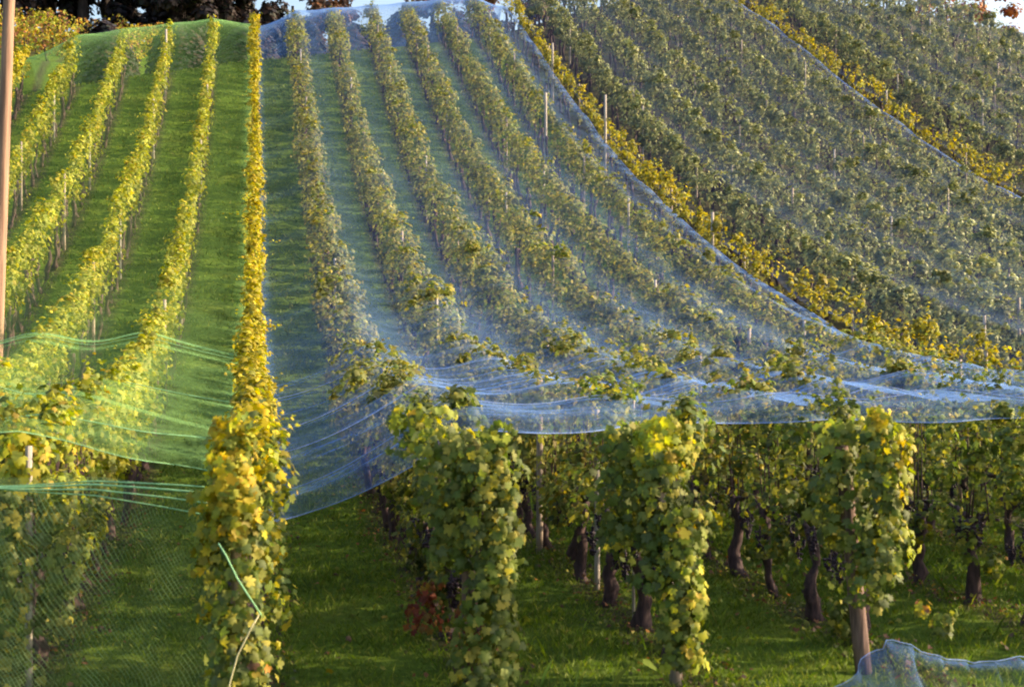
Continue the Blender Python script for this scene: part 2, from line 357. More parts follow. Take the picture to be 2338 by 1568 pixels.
# grass blades: near strip dense, hillside coarser
def grass_patch(n, x0, x1, y0, y1, h0, h1, w0):
    X = rng.uniform(x0, x1, n); Y = rng.uniform(y0, y1, n)
    keep = rng.random(n) < .35 + .9 * vn2(X / .8, Y / .8, 8); X = X[keep]; Y = Y[keep]; n = len(X)
    Z = gz_rough(X, Y) - .01
    H = rng.uniform(h0, h1, n) * (.6 + .8 * vn2(X / .6, Y / .6, 9)); A = rng.uniform(0, 2 * math.pi, n)
    lean = rng.normal(0, .45, (n, 2)) * H[:, None]
    B = np.c_[X, Y, Z]; dx = np.c_[np.cos(A), np.sin(A), np.zeros(n)] * (w0 * rng.uniform(.6, 1.4, n))[:, None]
    V = np.stack([B - dx, B + dx, B + np.c_[lean * .4, H * .62] + dx * .6, B + np.c_[lean, H]], 1).reshape(-1, 3)
    L = (np.array([0, 1, 2, 0, 2, 3])[None] + (np.arange(n) * 4)[:, None]).ravel()
    c = np.array([[.082, .135, .016], [.115, .165, .02], [.15, .17, .03], [.068, .11, .015], [.105, .15, .02]])[rng.integers(0, 5, n)] * rng.uniform(.7, 1.3, (n, 1))
    pn = vn2(X / 1.7, Y / 1.7, 21)[:, None]; c = c * (0.85 + .5 * pn) * np.array([[1, 1, 1]])
    return V, L, np.full(2 * n, 3), np.repeat(c, 4, axis=0)
parts = [grass_patch(150000, -4, 10.5, 8.5, 19, .03, .085, .005), grass_patch(75000, -7, 12.2, 19, 34, .04, .10, .010),
         grass_patch(56000, -13, 12, 34, 68, .06, .14, .018), grass_patch(260, 1, 9, 10.5, 15, .12, .26, .0022)]
V, L, S = merge([q[:3] for q in parts]); C = np.concatenate([q[3] for q in parts])
tag(obj('grass', make_mesh('grass', V, L, S, M_grass_blade, C)), 'short green grass growing between the vine rows', 'grass', kind='stuff')

# ------------------------------------------------------------------ vines
SP = 1.8
VS = 1.08                                     # vine spacing in a row
def row_shape(k, y, pos):
    big = 1.0 if k > 6 else .45
    s = abs(k) * 17 + (5 if k < 0 else 0)
    n1 = vn1(y / 1.1 + 3, s); n2 = vn1(y / .45, s + 1); n3 = vn1(y / 3.1, s + 2)
    vine = .5 + .5 * np.cos(2 * math.pi * (y - pos) / VS)
    n4 = vn1(y / .8 + 7, s + 6)
    top = 1.72 + .34 * n1 + .18 * n2 + (.08 + .24 * big * (k > 6)) * (vine - .5) + .08 + .18 * n4 + .05 * big
    bot = .84 - .30 * vine + .42 * (n3 - .4) + .18 * n2
    half = .10 + .16 * n1 + (.06 + .08 * big * (k > 6)) * vine + .12 * n2
    return top, bot, half
def canopy(k, X0, y0, y1, dens, size, lod, palette, pos, gaps=(), low=0.0, shoots=1.0, mixp=None, dz=0.0, wide=1.0):
    n = int((y1 - y0) * dens * 1.3)
    cs = 1.2 if (k > 6 and k != 14) else 1.0
    y = rng.uniform(y0, y1, n)
    s = abs(k) * 17 + 9
    keep = rng.random(n) < .25 + 1.0 * vn1(y / .55, s)
    if k > 7 and k != 14: keep &= rng.random(n) < .75 + .25 * (.5 + .5 * np.cos(2 * math.pi * (y - pos) / VS))
    for a, b in gaps: keep &= ~((y > a) & (y < b) & (rng.random(n) < .93))
    y = y[keep]; n = len(y)
    top, bot, half = row_shape(k, y, pos); half = half * wide; bot = bot - low; top = top + dz
    u = rng.beta(1.25, .95, n)
    z = bot + (top - bot) * u
    wz = half * np.sqrt(np.clip(1 - (2 * (u - .5)) ** 4 * .75, .05, 1)) * (1 + .3 * (vn2(y / .3, z / .25, s) - .5))
    side = np.where(rng.random(n) < .5, -1, 1)
    r = rng.random(n) ** (.35 + .6 * np.clip((u - .7) * 4, 0, 1))
    x = side * wz * r + .12 * (vn1(y / .9, s + 8) - .5)
    P = np.c_[X0 + x, y, z + ground(X0 + x, y)]
    topn = np.clip((u - .75) * 4, 0, 1)
    nc = max(4, int((y1 - y0) * (10 if lod < 2 else 8) / cs))
    jc = rng.integers(0, n, nc)                                    # leaf tufts grow round some of the canopy points
    cc = P[jc].copy(); cc[:, 0] = X0 + (cc[:, 0] - X0) * .8; cr_ = rng.uniform(.13, .27, nc) * (1 if lod < 2 else 1.15) * (.8 if cs > 1 else 1)
    cc[:, 2] = np.minimum(cc[:, 2], top[jc] + ground(X0, cc[:, 1]) - .1)
    inc = rng.random(n) < .72; ci = rng.integers(0, nc, n)
    dd = rng.normal(0, 1, (n, 3)); dd /= np.linalg.norm(dd, axis=1)[:, None]
    Pc = cc[ci] + dd * (cr_[ci] * rng.random(n) ** .35)[:, None] * np.array([.9, 1, 1.1])
    P = np.where(inc[:, None], Pc, P)
    ctone = rng.uniform(.6, 1.42, nc)[ci]
    Nn = np.c_[side * (1 - .6 * topn) + rng.normal(0, .45, n), rng.normal(0, .5, n), .35 + .9 * topn + rng.normal(0, .35, n)]
    Nn = np.where(inc[:, None], dd * 1.0 + rng.normal(0, .35, (n, 3)) + np.array([0, 0, .45]), Nn)
    tn = pal(palette, n)
    if mixp is not None:                      # palette changes with height: (palette for low leaves, height)
        lowm = rng.random(n) < np.clip((mixp[1] - z) * 2.2 + .5, 0, 1)
        tn[lowm] = pal(mixp[0], n)[lowm]
    cl = .50 + .95 * (.6 * vn2(y / .5, z / .35, s + 3) + .4 * vn1(y / 1.3, s + 4))[:, None]
    tn = tn * cl * np.where(inc, ctone, .85)[:, None]
    sz = rng.uniform(.45, 1.25, n) * size * (.9 if lod == 0 else 1)
    if lod > 0: tn = .55 * tn + .45 * tn.mean(0) * (cl / cl.mean())
    out = [leaves(P, Nn, sz, lod, tn)]
    # shoots standing out of the top and sides
    m = int((y1 - y0) * 1.5 * shoots)
    for _ in range(m):
        ys_ = rng.uniform(y0, y1)
        if any(a < ys_ < b for a, b in gaps): continue
        t_, b_, h_ = row_shape(k, np.array([ys_]), pos)
        kk = int(5 + 6 * rng.random()); tt = np.linspace(0, 1, kk)
        dirx = rng.normal(0, .22); diry = rng.normal(0, .25); ln = rng.uniform(.12, .38)
        if rng.random() < .35:
            dirx = rng.choice([-1, 1]) * rng.uniform(.22, .42); up = .1; kk += 5; tt = np.linspace(0, 1, kk)
        else: up = ln
        px = X0 + dirx * tt; py = ys_ + diry * tt; pz = t_[0] - .1 + up * tt - .25 * abs(dirx) * tt ** 2
        P2 = np.c_[px, py, pz + ground(px, py)] + rng.normal(0, .03, (kk, 3))
        t2 = pal(palette, kk) * 1.1
        out.append(leaves(P2, np.c_[rng.normal(0, .6, kk), rng.normal(0, .6, kk), np.ones(kk)], size * (.95 - .5 * tt), lod, t2))
    V, L, S = merge([q[:3] for q in out])
    return V, L, S, np.concatenate([q[3] for q in out])

def trunk_parts(bx, by, seed, arms=True, h=.92, r0=.05):
    rr = np.random.default_rng(seed)
    m = 9; t = np.linspace(0, 1, m)
    wob = np.cumsum(rr.normal(0, .026, (m, 2)), 0); wob[0] = 0
    gz = float(ground(bx, by))
    lean = rr.normal(0, .09)
    P = np.c_[bx + wob[:, 0], by + wob[:, 1] + lean * t, gz - .06 + (h + .06) * t]
    rad = r0 * (1.3 - .6 * t + .4 * (t > .8) + .35 * (t < .12)) * (1 + rr.normal(0, .16, m))
    trunk = tube(P, rad, 9, jitter=.45)
    a = []
    if arms:
        for sgn in (-1, 1):
            q = 7; s = np.linspace(0, 1, q)
            A = np.c_[P[-1, 0] + rr.normal(0, .01, q), P[-1, 1] + sgn * s * .5, P[-1, 2] + .10 * np.sin(s * 1.6) + rr.normal(0, .008, q) - .02]
            a.append(tube(A, r0 * (.55 - .3 * s), 6, jitter=.2))
        for sgn in range(5):
            yy = by + rr.uniform(-.45, .45); q = 5; s = np.linspace(0, 1, q)
            A = np.c_[bx + rr.normal(0, .05) * s, yy + rr.normal(0, .1) * s, gz + h + (.95 * s)]
            a.append(tube(A, .008 * (1.2 - .5 * s), 5))
    return trunk, a

def ico():
    t = (1 + 5 ** .5) / 2
    v = np.array([[-1, t, 0], [1, t, 0], [-1, -t, 0], [1, -t, 0], [0, -1, t], [0, 1, t], [0, -1, -t], [0, 1, -t], [t, 0, -1], [t, 0, 1], [-t, 0, -1], [-t, 0, 1]])
    f = [[0, 11, 5], [0, 5, 1], [0, 1, 7], [0, 7, 10], [0, 10, 11], [1, 5, 9], [5, 11, 4], [11, 10, 2], [10, 7, 6], [7, 1, 8], [3, 9, 4], [3, 4, 2], [3, 2, 6], [3, 6, 8], [3, 8, 9], [4, 9, 5], [2, 4, 11], [6, 2, 10], [8, 6, 7], [9, 8, 1]]
    return v / np.linalg.norm(v[0]), np.array(f)
IV, IF = ico()
def grape_mesh():
    ps = []
    for _ in range(46):
        t = rng.random(); rad = .05 * (1 - t * .75); a = rng.uniform(0, 6.28)
        c = np.array([math.cos(a) * rad, math.sin(a) * rad, -.02 - .17 * t]); ps.append((IV * .0125 + c, IF.ravel(), np.full(20, 3)))
    for q in range(12): ps.append((IV * .014 + np.array([0, 0, .01 - .018 * q]), IF.ravel(), np.full(20, 3)))
    ps.append(tube([[0, 0, .05], [0, 0, -.03]], [.003, .003], 5))
    V, L, S = merge(ps); return make_mesh('grape_bunch', V, L, S, M_grape, smooth=True)
GRAPES = [grape_mesh() for _ in range(3)]

ORD = ['front', 'second', 'third', 'fourth', 'fifth', 'sixth', 'seventh', 'eighth', 'ninth']
def pointing(X, Y):
    """screen column (0..1) of a place: only used to leave out what is outside the frame"""
    d = Y * math.cos(YAW) + X * math.sin(YAW); u = (X * math.cos(YAW) - Y * math.sin(YAW)) / d
    return .5 + u * 3247 / 2338, d

ROWS = {}   # k -> (start Y, palette, description)
desc = {0: 'the bare yellow row', 7: 'the bare yellow row right of the blue net', 14: 'the upper right bare yellow row', -5: 'the yellow row at far left',
        -1: 'the nearest green netted row', -2: 'the second green netted row', -3: 'the third green netted row', -4: 'the green netted row beside the pole',
        1: 'the first blue netted row', 2: 'the second blue netted row', 3: 'the third blue netted row',
        4: 'the fourth blue netted row', 5: 'the fifth blue netted row', 6: 'the sixth blue netted row'}
nm = ['first', 'second', 'third', 'fourth', 'fifth', 'sixth']
for i in range(6): desc[8 + i] = f'the {nm[i]} row between the two right yellow rows'
for i in range(6): desc[15 + i] = f'the {nm[i]} row above the upper right yellow row'
starts = {0: 10.5, -1: 12.0, 1: 11.5, 2: 11.5, 3: 11.6, 4: 11.9, 5: 11.0, 6: 10.2}
gaps = {0: [(37.6, 38.1), (45.5, 45.9), (29.0, 29.3)], 6: [(50.6, 52.9)], -3: [(43.0, 43.6)], 2: [(33.0, 33.4)], 5: [(39, 39.7)],
        3: [(30.1, 30.7), (46, 46.5)], 4: [(35, 35.5), (55, 55.6)], 9: [(40, 40.5)], 11: [(47, 47.8)]}
def row_pal(k):
    if k in (7, 14): return 'olive'
    if k in (0, -5): return 'yellow'
    return 'ygreen' if k < 0 else ('net' if k < 7 else 'field')
trunk_meshes = []
n_ind = 0
for k in range(-5, 21):
    X0 = k * SP
    if k == 0: X0 = -.05
    # first Y that shows in the frame
    Y0 = starts.get(k, 9.8 if k > 7 else 12.8)
    yy = np.arange(Y0, 76, .2); sc, _ = pointing(X0, yy)
    vis = (sc > -.03) & (sc < 1.03)
    if not vis.any(): continue
    yv = yy[vis][0]
    yend = float(crest_y(X0)) + (1.5 if k >= 0 else .5)
    if yend - yv < 3: continue
    pos = Y0 + .5
    P_ = row_pal(k)
    # --- single vines where trunks show
    y_split = yv
    if k in (-1, 0, 1, 2, 3, 4, 5, 6):
        first = int(max(0, math.floor((yv - Y0) / VS))); cnt = {-1: 4, 0: 4, 1: 7, 2: 8, 3: 8, 4: 7, 5: 6, 6: 4}[k]
        for q in range(first, first + cnt):
            by = pos + q * VS; ya, yb = by - VS / 2, by + VS / 2
            near = q - first; n_ind += 1
            cat = 'grapevine'
            rowtxt = desc[k].replace('the ', '', 1)
            lab = f'{ORD[near]} vine from the front in the {rowtxt}'
            if near == 0: lab = f'front vine of the {rowtxt}'
            low = .34 if k > 0 else .1; wide = 1.2; mixp = None; pl = 'green'
            if k == 0: pl = 'yellow'; mixp = ('green', 1.5); wide = .9
            if k == -1: pl = 'ygreen'; mixp = ('green', 1.5); low = .25; wide = 1.0
            if k > 0: pl = 'green' if near < 3 else 'net'
            if near == 0 and k == 1: lab = 'big end vine beside the open grass, leaves hanging to the ground'; low = .55; wide = 1.35
            if near == 0 and k == 2: lab = 'end vine with a yellow leaf column reaching almost to the ground'
            if near == 0 and k == 3: lab = 'end vine above the thick reddish post at the lower right'
            if near == 0 and k == 0: lab = 'yellow end vine with a green cord hanging down its front'; low = .95; wide = .95
            if near == 0 and k == -1: lab = 'end vine behind the green mesh curtain at the lower left'; low = .5
            if k == 0 and near == 1: low = .6
            root = empty('grapevine', (X0, by, float(ground(X0, by))), lab, cat, 'single vines at the front of the rows')
            base = np.array([X0, by, float(ground(X0, by))])
            tr, arms = trunk_parts(X0 + rng.normal(0, .03), by, 1000 + n_ind * 7, h=rng.uniform(.8, .95), r0=rng.uniform(.045, .066))
            obj('trunk', make_mesh('trunk', tr[0] - base, tr[1], tr[2], M_bark, smooth=True), root)
            V, L, S = merge(arms); obj('branches', make_mesh('branches', V - base, L, S, M_bark, smooth=True), root)
            V, L, S, C = canopy(k, X0, ya, yb, 760 if k else 680, .125, 0 if near < 4 else 1, pl, pos, low=low, mixp=mixp, shoots=1.3, wide=wide)
            extra = []
            def column(cx, cyy, z0, z1, n, rad, pn, sz=.13):
                n = int(n * 1.25); sz *= .88
                z = rng.uniform(z0, z1, n); a = rng.uniform(0, 6.28, n)
                rd = rad * (.6 + .8 * vn1(z / .22, n)) * rng.random(n) ** .4
                off = .12 * (vn1(z / .5, n + 3) - .5)
                Pp = np.c_[cx + off + np.cos(a) * rd, cyy + np.sin(a) * rd, z + ground(cx, cyy)]
                extra.append(leaves(Pp, np.c_[np.cos(a), np.sin(a) - .4, np.full(n, .45)] + rng.normal(0, .35, (n, 3)), rng.uniform(.7, 1.2, n) * sz, 0, pal(pn, n) * (.7 + .6 * vn2(z / .25, a, 4)[:, None])))
            if near == 0:
                ye = ya - .05
                if k == 0:
                    column(-.15, ye, .0, 1.5, 440, .23, 'green'); column(-.14, ye - .05, 1.42, 1.98, 280, .20, 'yellow', .14)
                    column(-.36, ye, 1.15, 1.75, 90, .12, 'yellow'); column(-.12, ye + .7, 1.7, 2.2, 160, .16, 'yellow', .14)
                    column(-.08, ye - .05, 0, .8, 16, .22, 'autumn')
                if k == 1:
                    column(1.77, 11.0, .0, 1.95, 620, .22, 'green'); column(1.84, 10.95, .95, 2.15, 190, .2, 'green', .12); column(1.84, 10.95, .95, 2.1, 70, .2, 'ygreen', .12); column(1.50, 11.2, 1.0, 2.1, 330, .28, 'green', .14)
                    column(1.35, 11.6, 1.85, 2.25, 110, .3, 'green', .12); column(1.4, 11.5, 1.9, 2.25, 60, .3, 'ygreen', .12)
                    column(X0 - .35, ye + .45, .35, .75, 70, .15, 'red', .10); column(X0 - .05, ye - .05, .3, .8, 30, .15, 'red', .1)
                if k == 2:
                    column(3.33, 10.82, .22, 1.46, 380, .17, 'green'); column(3.37, 10.78, .22, 1.46, 180, .17, 'ygreen'); column(3.15, 11.0, .8, 1.9, 260, .18, 'green'); column(3.3, 11.5, 1.2, 2.1, 260, .3, 'green'); column(3.25, 11.1, 1.7, 2.15, 170, .22, 'ygreen'); column(2.95, 11.3, 1.1, 2.1, 260, .25, 'green')
                if k == 3:
                    column(5.02, 10.85, .82, 2.1, 280, .18, 'green'); column(5.07, 10.8, .9, 2.1, 130, .16, 'ygreen'); column(5.0, 11.5, 1.1, 2.1, 260, .3, 'green'); column(4.96, 10.85, .62, 1.2, 90, .15, 'green'); column(5.02, 10.85, 2.0, 2.22, 60, .1, 'yellow'); column(4.8, 11.1, 1.1, 2.1, 240, .22, 'green')
                    column(5.45, 10.6, .42, .62, 40, .12, 'green', .1); column(5.28, 10.7, .58, .68, 14, .05, 'autumn', .1)
                if k == -1:
                    column(X0 - .15, ye - .2, .1, 1.6, 330, .28, 'green'); column(X0 + .25, ye - .1, .5, 1.6, 200, .22, 'green'); column(X0 - .05, ye, 1.5, 2.05, 130, .2, 'ygreen', .14)
            if extra:
                V2, L2, S2 = merge([(V, L, S)] + [q_[:3] for q_ in extra]); C = np.concatenate([C] + [q_[3] for q_ in extra]); V, L, S = V2, L2, S2
            obj('foliage', make_mesh('foliage', V - base, L, S, M_leaf, C), root)
            for gq in range(4 if k > 0 else 1):
                o_ = obj('grape_bunch', GRAPES[(n_ind + gq) % 3], root)
                o_.location = (rng.choice([-1, -1, 1]) * rng.uniform(.06, .2), rng.uniform(-.45, .45), rng.uniform(.72, .98)); s_ = rng.uniform(.9, 1.5); o_.scale = (s_, s_, s_)
            y_split = yb
    # --- the rest of the row
    root = empty('vine_row', (X0, y_split, float(ground(X0, y_split))), '', 'vine row', 'long rows of vines running up the hillside')
    root['label'] = {0: 'saturated yellow uncovered vine row running straight up between green and blue nets',
                     7: 'bright yellow uncovered vine row slanting along the right edge of the blue net',
                     14: 'thin yellow uncovered vine row high in the upper right',
                     -5: 'yellow vine row half hidden behind the wooden pole at left'}.get(k, ('long leafy vine row, ' + desc[k]))
    base = np.array([X0, y_split, float(ground(X0, y_split))])
    segs = []
    y = y_split
    gp = gaps.get(k, [])
    if k >= 4 and yv > Y0 + 1:                 # the part of the row in front of the frame's right edge; it shades what is in view
        segs.append(canopy(k, X0, Y0, yv - .3, 190, .24, 2, P_, pos, shoots=0))
    for (ya, yb, dens, size, lod) in ((0, 17.5, 480, .135, 1), (17.5, 24, 400, .14, 1), (24, 36, 300, .15, 1), (36, 50, 230, .17, 2), (50, 90, 190, .185, 2)):
        a_, b_ = max(y_split, ya), min(yend, yb)
        if b_ <= a_ + .5: continue
        wd = 1.0
        dn = dens * (.8 if k < 0 else 1.0)
        if k in (0,): wd = .60
        if k in (7, 14): wd = .28; dn = dn * .68
        if 0 < k < 7:
            wd = 2.0 if a_ < 24 else (1.75 if a_ < 36 else 1.4); dn = dn * (1.35 if a_ < 30 else 1.1)
        if k > 7 and k != 14: wd = 1.0; dn = dn * 1.95; size = size * 1.0
        if k < 0: wd = .54
        mixp = ('field', 1.55) if k in (7, 14) else (('green', 1.2) if k in (0, -5) else None)
        if k < 0 and k != -5: mixp = ('green', 1.3)
        segs.append(canopy(k, X0, a_, b_, dn, size, lod, P_, pos, gaps=gp, wide=wd, mixp=mixp, shoots=(.45 if 0 < k < 7 else 1.0) if a_ < 40 else .5, dz=-.07 if 0 < k < 7 else 0))
    V, L, S = merge([q_[:3] for q_ in segs]); C = np.concatenate([q_[3] for q_ in segs])
    obj('foliage', make_mesh('foliage', V - base, L, S, M_leaf_field if k > 7 and k != 14 else M_leaf, C), root)
    if -2 < k < 7:
        for hz in (.98, 1.45, 1.9):
            yw = np.arange(Y0 - .2, 26, 1.2); Pw = np.c_[np.full(len(yw), X0 + .02), yw, ground(X0, yw) + hz + .015 * np.sin(yw * 2.1)]
            Vw, Lw, Sw = tube(Pw, np.full(len(yw), .0028), 4)
            obj('wire', make_mesh('wire', Vw - base, Lw, Sw, M_post), root)
    # stems of the row: each its own part
    nq = int((yend - y_split) / VS)
    for q in range(nq):
        by = y_split + (q + .5) * VS
        if not trunk_meshes:
            for sdn in range(5):
                tr, _ = trunk_parts(0, -5, 400 + sdn, arms=False, h=1.15, r0=.05)
                trunk_meshes.append(make_mesh('trunk', tr[0] - np.array([0, -5, 0]), tr[1], tr[2], M_bark, smooth=True))
        o_ = obj('trunk', trunk_meshes[q % 5], root); o_.location = Vector((0, by, float(ground(X0, by)))) - Vector((0, base[1], base[2]))
        o_.rotation_euler = (0, 0, rng.uniform(0, 6.28))

# ------------------------------------------------------------------ trellis posts
def post_mesh(h, r, lean=(0, 0), mat=None, n=8):
    m_ = 6; t = np.linspace(0, 1, m_)
    P = np.c_[lean[0] * t, lean[1] * t, -.1 + (h + .1) * t]
    V, L, S = tube(P, r * (1.06 - .12 * t), n, jitter=.10); return make_mesh('trellis_post', V, L, S, mat or M_post, smooth=False)
def put_post(X, Y, h, r, label, group=None, lean=(0, 0), mat=None):
    o_ = obj('trellis_post', post_mesh(h, r, lean, mat)); o_.location = (X, Y, float(ground(X, Y)))
    return tag(o_, label, 'post', group)
M_post_red = wood_mat('reddish_post_wood', (.07, .04, .035), (.24, .15, .125), (40, 40, 3))
M_post_pale = wood_mat('pale_post_wood', (.26, .22, .20), (.46, .41, .36), (40, 40, 3))
put_post(-1.77, 11.8, 1.95, .03, 'pale thin end post at the lower left behind the green mesh curtain', mat=M_post_pale)
put_post(-.14, 10.55, 1.75, .04, 'end post buried in the yellow leaves of the bare yellow row', mat=M_post)
put_post(1.68, 11.3, 1.9, .05, 'end post inside the big leafy end vine right of the grass gap', mat=M_post_red)
put_post(3.36, 11.08, 1.78, .05, 'end post mostly hidden behind a yellow leaf column', lean=(-.16, 0), mat=M_post)
put_post(5.0, 11.15, 1.9, .065, 'thick reddish end post with a bare foot at the lower right', lean=(-.2, 0), mat=M_post_red)
put_post(3.62, 14.9, 1.95, .028, 'pale post between the big end vine and the second netted row', mat=M_post_pale)
put_post(3.45, 17.2, 2.15, .04, 'weathered post standing behind the pale post of the second netted row', mat=M_post)
put_post(3.62, 13.4, 2.15, .014, 'thin upright stake near the front of the second netted row', mat=M_post_pale)
put_post(10.62, 51.8, 2.75, .055, 'tall pale post in a gap of the sixth blue netted row', mat=M_post_pale)
put_post(12.45, 50.0, 3.2, .05, 'tall white post beside the bare yellow row right of the blue net', mat=M_post_pale)
put_post(12.5, 59.5, 2.6, .05, 'pale post at the upper end of the right bare yellow row', mat=M_post_pale)
put_post(-3.62, 60.2, 2.5, .05, 'pale post on the crest of the green netted rows', mat=M_post_pale)
put_post(12.5, 37.9, 2.3, .045, 'pale post under the net edge midway down the right yellow row', mat=M_post_pale)
for k in range(-4, 21):
    if k == 0: continue
    for q, Y in enumerate(np.arange(19 + (k * 37 % 5), 66, 6.4)):
        X = k * SP + .05
        sc, _ = pointing(X, Y)
        if not (-.01 < sc < 1.01) or Y > crest_y(X) - 1 or (q + k) % 3 == 2: continue
        rt = desc[k].replace('the ', '', 1)
        put_post(X, Y + rng.normal(0, .3), rng.uniform(2.0, 2.3) if k > 7 else rng.uniform(1.9, 2.2), .034, f'thin pale trellis post standing in the {rt}', f'posts of the {rt}', mat=M_post_pale if (q + k) % 2 else M_post)

# ------------------------------------------------------------------ nets
def net(name, ka, kb, y0, mat, label, ya_h=1.42, yb_h=1.35, dens_drop=.6, extra_fold=0, group='bird nets draped over the vine rows'):
    xa, xb = ka * SP + .12, kb * SP - .12
    xs_ = np.linspace(xa, xb, int((xb - xa) / .12)); 
    u_ = [0]; y = y0
    yl = []
    while y < 84:
        yl.append(y); y += .10 if y < 26 else .2
    yl = np.array(yl)
    X, Y = np.meshgrid(xs_, yl)
    # straight hem instead of following crest: the net ends a little beyond each row end
    yend = crest_y(X) + 2.2
    Yc = np.minimum(Y + (.9 * (vn1(X / 2.1, 90) - .3) + .25 * (vn1(X / .5, 91) - .5)) * np.exp(-(Y - y0) / 1.5), yend)
    Yf = Y
    ph = (X / SP) - np.floor(X / SP)
    sag = (.04 + (.13 if ka < 7 else .04) * np.clip((Yc - y0 - .5) / 3, 0, 1)) * np.clip((crest_y(X) + 1 - Yc) / 6, .25, 1) * (np.sin(math.pi * ph) ** 2) * (.7 + .6 * vn2(X / SP * .0 + np.floor(X / SP) * 5.1, Yc / 4, 14))
    H = 2.14 - sag
    # the outer bays slope down to the hem tied low on the uncovered rows
    ta = np.clip((X - xa) / (SP - .12), 0, 1); tb = np.clip((xb - X) / (SP - .12), 0, 1)
    sa = ya_h + .20 * vn1(Yc / 1.3, 60 + abs(ka)) - (.22 * np.clip((20 - Yc) / 6, 0, 1) if ka == 0 else 0); sb = yb_h + .16 * vn1(Yc / 1.7, 66)
    e = lambda t: t ** (1.55 if ka == 0 else 1.2)
    H = np.where(ta < 1, sa + (2.14 - sa) * e(ta) , H); H = np.where(tb < 1, sb + (2.14 - sb) * e(tb), H)
    # folds that run across the rows
    amp = (.016 + .065 * np.clip((24 - Yc) / 10, 0, 1)) * np.clip((Yc - y0) / 1.5, .12, 1)
    f = (vn2(X / 5.0 + .3, Yc / .75, 31) - .5) + .55 * (vn2(X / 3.0, Yc / .33, 32) - .5)
    H = H + amp * f * 1.6
    # last metres: comes down over the crest
    dn = np.clip((Yc - (crest_y(X) + .2)) / 2.0, 0, 1); H = H * (1 - dn ** 1.5 * .93)
    fr = np.clip(1 - (Yf - y0) / .9, 0, 1); H = H - fr ** 2 * (.15 if ka == 0 else .05)
    V = np.c_[X.ravel(), Yc.ravel(), (ground(X, Yc) + H).ravel()]
    gather = 1 + ((8.0 if ka < 0 else 10) if ka < 7 else 3) * np.exp(-((Yc - crest_y(X) - .6) / 1.6) ** 2) + 3.5 * np.exp(-((X - xa) / .14) ** 2) + 6 * np.exp(-((xb - X) / .20) ** 2) + 1.6 * np.exp(-((Yf - y0) / .05) ** 2)
    if extra_fold: gather = gather + 5 * np.exp(-((Yc - extra_fold - .25 * vn2(X / 2, X * 0, 9)) / .10) ** 2) + 2.5 * np.exp(-((Yc - extra_fold + .7) / .15) ** 2)
    gather = gather * (1 - dens_drop * np.clip((Yc - 20) / 12, 0, 1)) + (.15 if ka < 0 else .5 * np.clip(X / 2 - .9, 0, 1)) * np.clip((23 - Yc) / 5, 0, 1) * (vn2(X / 6, Yc / 1.1, 40) > .55)
    streak = (.22 + .78 * np.clip((27 - Yc) / 9, 0, 1)) * (1 if ka < 7 else .4) + .5 * (Yc > crest_y(X) - .5)
    nx = len(xs_); ny = len(yl)
    i = (np.arange(ny - 1)[:, None] * nx + np.arange(nx - 1)[None]).ravel()
    ok = (Y < yend + .2).ravel()[i]; i = i[ok]
    L = np.c_[i, i + 1, i + 1 + nx, i + nx].ravel()
    me = make_mesh(name, V, L, np.full(len(i), 4), mat, smooth=True, extra={'gather': gather.ravel(), 'streak': streak.ravel()})
    root = empty(name, (xa, y0, float(ground(xa, y0))), label, 'net', group)
    me.transform(__import__('mathutils').Matrix.Translation((-xa, -y0, -float(ground(xa, y0)))))
    obj('mesh_sheet', me, root)
    return root, xs_, yl, V.reshape(ny, nx, 3)
nb, xs_b, yl_b, Vb = net('bird_net', 0, 7, 12.3, M_net_blue, 'large blue bird net over six vine rows in the middle of the hill')
ng, xs_g, yl_g, Vg = net('bird_net', -5, 0, 11.2, M_net_green, 'green bird net over the vine rows left of the bare yellow row', yb_h=1.68, extra_fold=25.0)
nr, _, _, Vr = net('bird_net', 7, 14, 13.0, M_net_blue2, 'bluish bird net over the rows between the two right yellow rows')
nu, _, _, Vu = net('bird_net', 14, 21, 30.0, M_net_blue2, 'bluish bird net over the rows above the upper right yellow row')
def rope(name, P, r, mat, parent=None, base=None, label=None, cat=None):
    P = np.asarray(P, float); P = P[np.r_[True, np.linalg.norm(np.diff(P, axis=0), axis=1) > .03]]
    P = P[:len(P)]; V, L, S = tube(P, np.full(len(P), r), 6)
    b = base if base is not None else np.zeros(3)
    o_ = obj(name, make_mesh(name, V - b, L, S, mat, smooth=True), parent)
    if label: tag(o_, label, cat)
    return o_
def base_of(r): return np.array(r.location)
rope('hem_cord', Vb[0], .004, M_cord_blue, nb, base_of(nb))
rope('hem_cord', Vb[:, -1][::4], .010, M_cord_blue, nb, base_of(nb))
rope('hem_cord', Vg[0], .0035, M_cord_green, ng, base_of(ng))
rope('hem_cord', Vr[:, -1][::4], .010, M_cord_blue, nr, base_of(nr))
# folds gathered into ropes of netting, running across the rows
for (yy, m_, V_, r_, rt) in ((14.1, M_cord_blue, Vb, .0035, nb), (15.7, M_cord_blue, Vb, .0035, nb), (18.3, M_cord_blue, Vb, .0035, nb), (21.5, M_cord_blue, Vb, .0035, nb),
                      (13.0, M_cord_green, Vg, .005, ng), (18.6, M_cord_green, Vg, .006, ng), (25.0, M_cord_green, Vg, .005, ng), (24.6, M_cord_green, Vg, .005, ng)):
    j = int(np.argmin(abs(V_[:, 0, 1] - yy))); P = V_[j].copy()
    P[:, 1] += .35 * (vn1(P[:, 0] / 1.6, int(yy * 10)) - .5); P[:, 2] += .03
    rope('gathered_fold', P, r_, m_, rt, base_of(rt))

